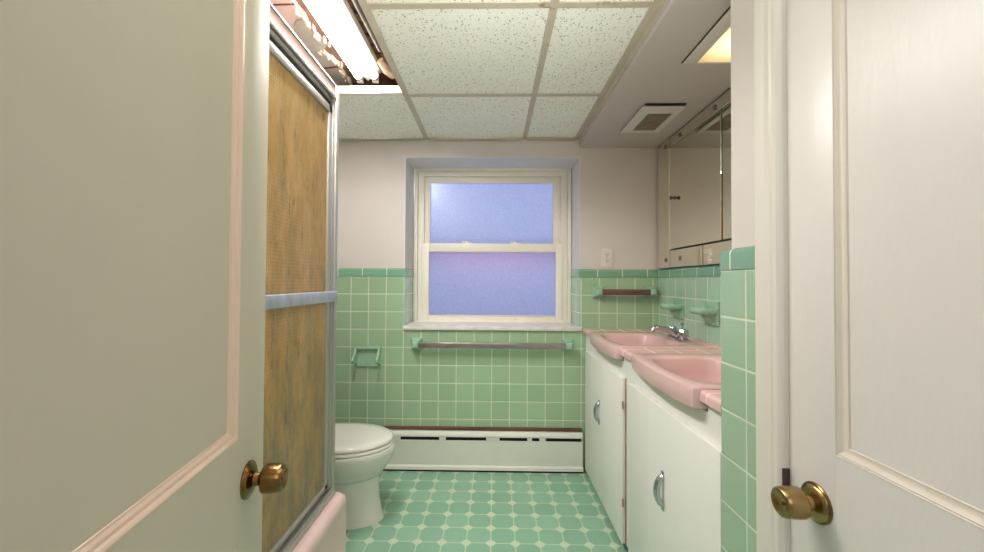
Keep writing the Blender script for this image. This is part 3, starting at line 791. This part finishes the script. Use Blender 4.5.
def ceramic_dish(name, label, cy, holes):
    r = thing(name, label, 'dish', (WX, cy, 1.0))
    b = MB(); hz = .0545
    b.box(WX-.012, WX-.0005, cy-hz, cy+hz, .948, 1.058, .004)
    b.build('back_plate', M['green_ceramic'], r)
    # shelf with raised lip
    def ring(s, z, dx=0):
        pts = []
        for k in range(25):
            a = -PI/2+PI*k/24
            c_, s_ = math.cos(a), math.sin(a)
            pts.append((WX-.010-(.092*s)*abs(c_)**.55-dx*0, cy+.056*s*math.copysign(abs(s_)**.7, s_), z))
        return pts
    b = MB(); b.loft([ring(.6, .996), ring(.9, 1.000), ring(1, 1.008), ring(1, 1.022), ring(.96, 1.026), ring(.90, 1.024), ring(.85, 1.016), ring(.5, 1.014)])
    b.build('shelf', M['green_ceramic'], r, ang=50)
    b = MB(); b.loft([[(WX-.010, cy+y, z) for y, z in ((-.036, .999), (.036, .999), (.028, .956), (-.028, .956))], [(WX-.045, cy+y, z) for y, z in ((-.028, .999), (.028, .999), (.022, .985), (-.022, .985))]])
    b.build('bracket', M['green_ceramic'], r, smooth=False)
ceramic_dish('soap_dish', 'green ceramic dish on the tiles above the faucet, near the corner', 2.185, 0)
ceramic_dish('soap_dish', 'green ceramic dish on the tiles next to the green pillar edge', 1.856, 1)

# ------------------------------------------------------------------ toilet
to = thing('toilet', 'white toilet with closed lid beside the tub, facing the vanity', 'toilet', (-.75, 1.945, 0))
TYc = 1.945
def egg(tip, back, hw, z, N_=48, p=2.0, cx=None):
    cx = (tip*.45+back*.55) if cx is None else cx; out = []
    for k in range(N_):
        t = 2*PI*k/N_; c_, s_ = math.cos(t), math.sin(t)
        if c_ >= 0: x = cx+(tip-cx)*c_; y = hw*math.copysign(abs(s_), s_)
        else: x = cx-(cx-back)*abs(c_)**.7; y = hw*math.copysign(abs(s_)**.8, s_)
        out.append(Vector((x, TYc+y, z)))
    return out
b = MB()
b.loft([egg(-.522, -.88, .112, 0), egg(-.524, -.88, .112, .012), egg(-.534, -.88, .104, .03), egg(-.545, -.88, .100, .10), egg(-.548, -.89, .104, .17), egg(-.546, -.90, .110, .210), egg(-.534, -.90, .124, .214),
        egg(-.527, -.92, .131, .226), egg(-.505, -.94, .150, .255), egg(-.482, -.95, .170, .29), egg(-.472, -.96, .182, .325), egg(-.472, -.96, .184, .345), egg(-.476, -.96, .181, .352)])
b.build('bowl', M['porcelain'], to, ang=60)
MB().loft([egg(-.486, -.94, .176, .353), egg(-.480, -.94, .181, .356), egg(-.480, -.94, .181, .366), egg(-.486, -.94, .177, .370)]).build('seat', M['porcelain'], to, ang=60)
MB().loft([egg(-.488, -.95, .176, .372), egg(-.482, -.95, .181, .375), egg(-.482, -.95, .181, .384), egg(-.490, -.95, .174, .391), egg(-.53, -.93, .14, .394)]).build('lid', M['porcelain'], to, ang=60)
b = MB(); b.box(-1.20, -.985, TYc-.22, TYc+.22, .36, .72, .02, 4); b.box(-1.20, -.97, TYc-.10, TYc+.10, .20, .36, .02, 3); b.build('tank', M['porcelain'], to)
MB().box(-1.21, -.972, TYc-.228, TYc+.228, .72, .75, .010, 3).build('tank_lid', M['porcelain'], to)
MB().tube([(-.985, TYc+.16, .66), (-.972, TYc+.16, .66), (-.966, TYc+.12, .655), (-.966, TYc+.09, .652)], .007, 8).build('flush_lever', M['chrome'], to)

# ------------------------------------------------------------------ tub and shower door
tub = thing('bathtub', 'pink bathtub with rounded rim under the yellowed shower door', 'bathtub', (-.9, .9, 0))
b = MB(); tx0, tx1, ty0, ty1 = LX+.012, -.535, .16, 1.508
def trect(da, z, r, db=None):
    db = da if db is None else db
    out = []; x0, x1, y0, y1 = tx0+db, tx1-da, ty0+db, ty1-da
    for cx, cy, a0 in ((x1-r, y1-r, 0), (x0+r, y1-r, PI/2), (x0+r, y0+r, PI), (x1-r, y0+r, 1.5*PI)):
        for k in range(7):
            a = a0+PI/2*k/6; out.append(Vector((cx+r*math.cos(a), cy+r*math.sin(a), z)))
    return out
rings = [trect(-.006, 0, .03), trect(-.006, .018, .03), trect(.002, .026, .028), trect(.002, .318, .028), trect(.001, .334, .03), trect(.006, .348, .03), trect(.016, .357, .03), trect(.03, .360, .035),
         trect(.105, .358, .08), trect(.115, .350, .09), trect(.125, .32, .10), trect(.15, .12, .12), trect(.20, .07, .12), trect(.26, .06, .06)]
b.loft(rings, False, True); b.build('tub_shell', M['pink_tub'], tub, ang=50)

sh = thing('shower_door', 'aluminium framed shower door with yellowed stained panels on the tub rim', 'shower door', (-.605, .9, .361))
sy0, sy1 = .20, 1.497
b = MB(); b.box(-.640, -.574, sy0, sy1-.022, .361, .372, .002); b.box(-.640, -.634, sy0, sy1-.022, .372, .392, .001); b.box(-.609, -.604, sy0, sy1-.022, .372, .388, .001); b.box(-.590, -.584, sy0, sy1-.022, .372, .380, .001)
b.build('bottom_track', M['alu'], sh)
b = MB(); b.box(-.646, -.586, sy1-.024, sy1, .361, 1.872, .003); b.box(-.616, -.592, sy1-.042, sy1-.024, .361, 1.83, .002); b.build('side_jamb', M['alu'], sh)
b = MB(); b.box(-.650, -.598, sy0, sy1, 1.800, 1.822, .002); b.box(-.604, -.588, sy0, sy1, 1.815, 1.834, .002); b.box(-.650, -.590, sy0, sy1, 1.866, 1.876, .002)
b.build('header_rail', M['alu_header'], sh)
MB().box(-.648, -.593, sy0, sy1-.002, 1.834, 1.866).build('header_face', M['plaster_pink'], sh, smooth=False)  # pink reflection on the metal face, put into its colour
MB().box(-.640, -.606, sy0, sy1-.024, 1.772, 1.800).build('roller_channel', M['alu_dark'], sh, smooth=False)
# sliding panel
pl = MB(); py0, py1 = .62, sy1-.046
pl.box(-.612, -.594, py0, py1, .392, .412, .002); pl.box(-.612, -.594, py0, py1, 1.752, 1.780, .002)
pl.box(-.612, -.594, py1-.026, py1, .39, 1.78, .002); pl.box(-.612, -.594, py0, py0+.026, .39, 1.78, .002)
pl = pl.build('sliding_panel', M['alu'], sh)
MB().box(-.607, -.601, py0+.01, py1-.01, .40, 1.77).build('panel_sheet', M['shower_panel'], pl, smooth=False)
MB().box(-.594, -.574, py0, sy1-.026, 1.066, 1.104, .004).build('cross_bar', M['alu_bright'], pl)
p2 = MB(); p2.box(-.634, -.618, sy0+.01, .80, .395, 1.78, .002); p2.build('rear_panel', M['shower_panel'], sh)

# ------------------------------------------------------------------ light
def area(name, loc, rot, sx, sy, e, col):
    l = bpy.data.lights.new(name, 'AREA'); l.shape = 'RECTANGLE'; l.size = sx; l.size_y = sy; l.energy = e; l.color = col
    o = bpy.data.objects.new(name, l); COL.objects.link(o); o.location = loc; o.rotation_euler = rot; return o
def point(name, loc, e, col, r=.05):
    l = bpy.data.lights.new(name, 'POINT'); l.energy = e; l.color = col; l.shadow_soft_size = r
    o = bpy.data.objects.new(name, l); COL.objects.link(o); o.location = loc; return o
R = math.radians
area('hall_fill', (.1, -.9, 1.9), (R(62), 0, 0), 1.4, 1.0, 9, (1, .97, .93))  # added fill from behind the camera, no known lamp there
area('fluorescent_glow', (-.59, 1.26, 2.085), (0, 0, 0), .12, 1.15, 26, (1, .97, .92))
bf = area('ceiling_fill', (.05, .22, 1.45), (R(142), 0, 0), .4, .3, 7, (1, .98, .95)); bf.data.spread = R(85)  # added upward fill that brightens the ceiling
area('lamp_glow', (.85, 1.36, SZ-.012), (0, 0, 0), .16, .26, 2.2, (1, .84, .6))
area('daylight', (0, 3.7, 1.7), (R(-92), 0, 0), 2.4, 1.8, 22, (.86, .89, 1))
point('pane_corner_fill', (-.49, 2.85, 1.79), 1.1, (.95, .97, 1), .05)  # added point light that brightens the upper left of the pane
area('pink_pane_fill', (0, 2.90, 1.325), (R(-90), 0, 0), .8, .05, .42, (1, .26, .36))  # added pink light that tints the top of the lower pane

w = bpy.data.worlds.new('world'); SC.world = w; w.use_nodes = True
w.node_tree.nodes['Background'].inputs[0].default_value = (.92, .95, 1, 1)
w.node_tree.nodes['Background'].inputs[1].default_value = .35

# ------------------------------------------------------------------ camera
cam = bpy.data.cameras.new('camera'); co = bpy.data.objects.new('camera', cam); COL.objects.link(co)
F, CX, CY = 399.95, 485.776, 274.827; W_, H_ = 984, 552
cam.sensor_fit = 'HORIZONTAL'; cam.sensor_width = 36; cam.lens = F/W_*36
cam.shift_x = (W_/2-CX)/W_; cam.shift_y = (CY-H_/2)/W_
cam.clip_start = .01
ya, pi_, ro = R(-1.014), R(.967), R(-.327)
def mul(a, b): return a @ b
cy_, sy_ = math.cos(ya), math.sin(ya); cp, sp = math.cos(pi_), math.sin(pi_); cr_, sr_ = math.cos(ro), math.sin(ro)
Ry = Matrix(((cy_, 0, -sy_), (0, 1, 0), (sy_, 0, cy_))); Rx = Matrix(((1, 0, 0), (0, cp, -sp), (0, sp, cp))); Rz = Matrix(((cr_, -sr_, 0), (sr_, cr_, 0), (0, 0, 1)))
Mc = Rz @ Rx @ Ry                     # rows: camera right, up, forward in (X, height, depth)
row = lambda i: Vector((Mc[i][0], Mc[i][2], Mc[i][1]))
rt, upv, fw = row(0), row(1), row(2)
co.matrix_world = Matrix(((rt.x, upv.x, -fw.x, 0), (rt.y, upv.y, -fw.y, 0), (rt.z, upv.z, -fw.z, 1.142), (0, 0, 0, 1)))
SC.camera = co
SC.view_settings.view_transform = 'Standard'; SC.view_settings.look = 'None'; SC.view_settings.exposure = 0
SC.cycles.use_denoising = True
SC.cycles.max_bounces = 10; SC.cycles.diffuse_bounces = 6
SC.cycles.sample_clamp_indirect = 4
